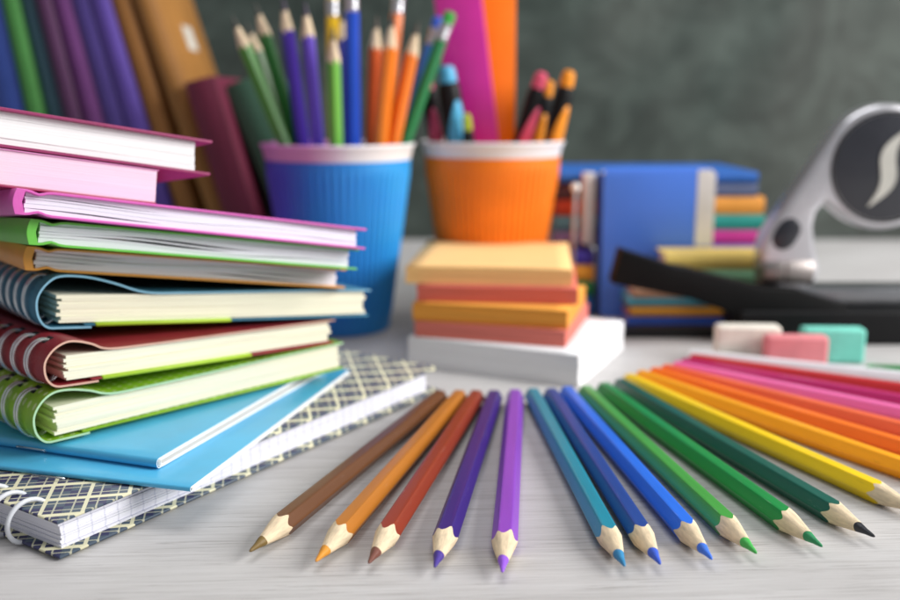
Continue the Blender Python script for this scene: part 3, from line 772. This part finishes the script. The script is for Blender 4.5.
lowL = [((30, 110, 190), 1.35, 'blue book at the bottom of the pile behind the orange cup'), ((30, 138, 72), 1.0, 'dark green book above the blue one behind the sticky pads'),
        ((240, 160, 40), 1.05, 'amber book in the pile behind the orange cup'), ((60, 42, 150), .95, 'indigo book in the pile behind the orange cup'),
        ((176, 150, 200), 1.0, 'lavender book in the pile behind the orange cup'), ((110, 176, 190), 1.05, 'pale teal book in the pile behind the orange cup'),
        ((222, 78, 34), 1.05, 'red orange book near the top behind the orange cup'), ((92, 56, 66), 1.13, 'dark maroon book at the top of the pile behind the orange cup')]
for i, (c, h, lb) in enumerate(lowL):
    flat_book(6.9, 9.4 if i < 4 else 12.1, 61.0 if i < 4 else 62.8, 70, zz, zz + h * topz / 8.58 - .02, c, lb); zz += h * topz / 8.58
flat_book(7.2, 20.2, 62.5, 72, topz + .02, topz + .72, (34, 100, 186), 'long blue book lying across the top of both back piles')
# standing royal blue book with white band
ub = thing('book', 'royal blue book standing upright with a white band down its right side', 'book', (9.75, 60.6, 0), group='books piled at the back right')
mbk = mat((84, 138, 248), 0.35, 0.03, scale=18, coat=0.1)
slab('front_cover', [(0.3, 0), (7.1, 0), (7.1, 9.35), (6.8, 9.65), (0.3, 9.65), (0.05, 9.4), (0, 9), (0, .3)], 0.0, 0.16, mbk, ub, 0.05, 2)
slab('back_cover', [(0.3, 0), (7.1, 0), (7.1, 9.35), (6.8, 9.65), (0.3, 9.65), (0.05, 9.4), (0, 9), (0, .3)], 1.3, 1.46, mbk, ub, 0.05, 2)
box('spine', (-0.18, 0.0, 0.02), (0.0, 1.46, 9.3), mat((28, 48, 120), 0.4), ub, 0.05, 2)
box('page_block', (0.02, 0.165, 0.15), (6.9, 1.295, 9.4), pages_mat((236, 234, 228)), ub)
slab('white_band', [(5.98, 4.7), (7.13, 4.7), (7.13, 9.32), (6.85, 9.6), (5.98, 9.6)], -0.03, -0.004, mat((246, 246, 244), 0.5), ub)
# small pile in front of its lower half
sm_ = [((44, 90, 196), 0.75, 11.0, 17.7, 'blue pocket book at the bottom of the low pile behind the punch arm'), ((240, 168, 52), 0.62, 11.2, 17.9, 'golden pocket book in the low pile behind the punch arm'),
       ((70, 150, 170), .55, 11.0, 17.6, 'blue green pocket book in the low pile behind the punch arm'), ((196, 150, 120), .9, 11.3, 17.4, 'tan pocket book in the low pile behind the punch arm'),
       ((150, 206, 160), 0.9, 13.3, 20.5, 'pale green pocket book near the top of the low pile'), ((240, 208, 110), .95, 13.2, 20.4, 'pale yellow pocket book on top of the low pile')]
zz = 0
for c, h, xa, xb, lb in sm_:
    flat_book(xa, xb, 57.4, 60.3, zz, zz + h - .015, c, lb); zz += h
# pale standing card and slim metal pen beside it
o = box('card', (0, 0, 0), (0.75, 1.2, 4.6), mat((222, 216, 214), 0.6), None, 0.06, 2, loc=(8.6, 61.2, 4.72)); tag(o, 'pale upright card box beside the royal blue book', 'card box')
pen = thing('pen', 'slim silver pen with a round white top standing behind the sticky pads', 'pen', (7.9, 60.4, 0.02), (R(-1.2), R(0.5), 0))
lathe('barrel', [(0.05, 0), (0.13, 0.6), (0.14, 1.2), (0.14, 8.0), (0.12, 8.2)], M_silver, pen, 20)
lathe('ball_top', [(0.0, 8.1)] + [(0.3 * math.sin(math.pi * k / 10), 8.45 - 0.3 * math.cos(math.pi * k / 10)) for k in range(1, 10)] + [(0.0, 8.75)], mat((238, 238, 236), 0.3), pen, 24)

# ------------------------------------------------------------------ black and silver hole punch
hp = thing('hole_punch', 'black and silver hole punch with a swoosh on its round handle', 'hole punch', (0, 0, 0))
bs = box('base', (16.7, 53.2, 0.0), (38, 57.0, 2.0), M_black, hp, 0.18, 3)
box('base_plate', (10.2, 54.9, 0.0), (16.68, 56.6, 0.45), M_black, hp, 0.12, 2)
box('rail', (19.6, 54.6, 2.002), (38, 56.8, 3.1), mat((150, 152, 156), 0.3, 0.03, metal=0.9), bs, 0.15, 3)
slab('guide_arm', [(9.78, 5.52), (9.34, 3.55), (13.79, 2.7), (16.31, 1.8), (16.6, 0.5), (22.5, 0.5), (23, 2.2), (20.1, 3.15), (17.8, 3.32), (13.7, 4.37), (12.9, 4.5)], 53.5, 55.2, mat((12, 12, 13), 0.6, 0.05, spec=0.15), hp, 0.12, 2)
def PX(u, v):                              # handle outline was measured on a drawing at 0.0594 cm a step
    return (18.2 + (u - 765) * 0.0578 - (168 - v) * 0.0, 5.94 - (v - 240) * 0.058)
circ = [(880 + 62 * math.cos(R(a)), 168 - 62 * math.sin(R(a))) for a in range(138, -136, -9)]
ol = circ + [(824, 203), (816, 213), (814, 226), (818, 246), (824, 268), (822, 282), (812, 291), (796, 294), (780, 291), (769, 281), (764, 264), (764, 246), (768, 233), (776, 219)]
hd = slab('handle', [PX(*q) for q in ol], 54.6, 56.4, mat((208, 207, 212), 0.30, 0.03, metal=0.78), hp, 0.38, 5)
cx_, cz_ = PX(881, 168)
lathe('disc_panel', [(0.001, 54.52), (2.85, 54.52), (3.0, 54.56), (3.04, 54.64), (3.04, 54.9)], mat((40, 42, 50), 0.3, 0.04, coat=0.3), hd, 64, 'y', loc=(cx_, 0, cz_))
lathe('disc_ring', [(3.02, 54.66), (3.06, 54.52), (3.12, 54.5), (3.18, 54.54), (3.2, 54.7)], mat((16, 16, 18), 0.4), hd, 64, 'y', caps=False, loc=(cx_, 0, cz_))
sw = []
for k in range(21):                        # pale swoosh, thin at both ends
    u = k / 20; x = -0.95 + 1.9 * u + 0.42 * math.sin(2 * math.pi * u); z = -2.2 + 4.4 * u
    sw.append((x + 0.05, z, 0.52 * math.sin(math.pi * min(1, max(0.02, u))) ** 0.7))
vs = [(x - wd * .9, 54.49, z + wd * .12) for x, z, wd in sw] + [(x + wd * .9, 54.49, z - wd * .12) for x, z, wd in sw]
n = len(sw); o = link_mesh('swoosh_emblem', vs, [[i, i + 1, n + i + 1, n + i] for i in range(n - 1)], mat((196, 196, 188), 0.4), hd, loc=(cx_, 0, cz_))
s2 = o.modifiers.new('thickness', 'SOLIDIFY'); s2.thickness = 0.0004
px_, pz_ = PX(787, 234)
o = lathe('pivot_cap', [(0.001, 0.0), (0.7, 0.0), (0.82, 0.06), (0.86, 0.2)], mat((34, 36, 44), 0.3), hd, 40, 'y', rad=lambda a, h, r: r * (1 + 0.18 * math.cos(2 * (a - R(60)))), loc=(px_, 54.5, pz_))
kx, kz = PX(794, 272)
lathe('hinge_barrel', [(0.7, -1.62), (0.98, -1.58), (1.06, -1.45), (1.06, -0.5), (1.0, -0.44), (1.0, -0.34), (1.06, -0.28), (1.06, 1.2), (1.0, 1.32), (0.7, 1.36)], mat((150, 143, 141), 0.42, 0.03, metal=1), hp, 48, 'x', loc=(kx, 55.4, kz - 0.05))
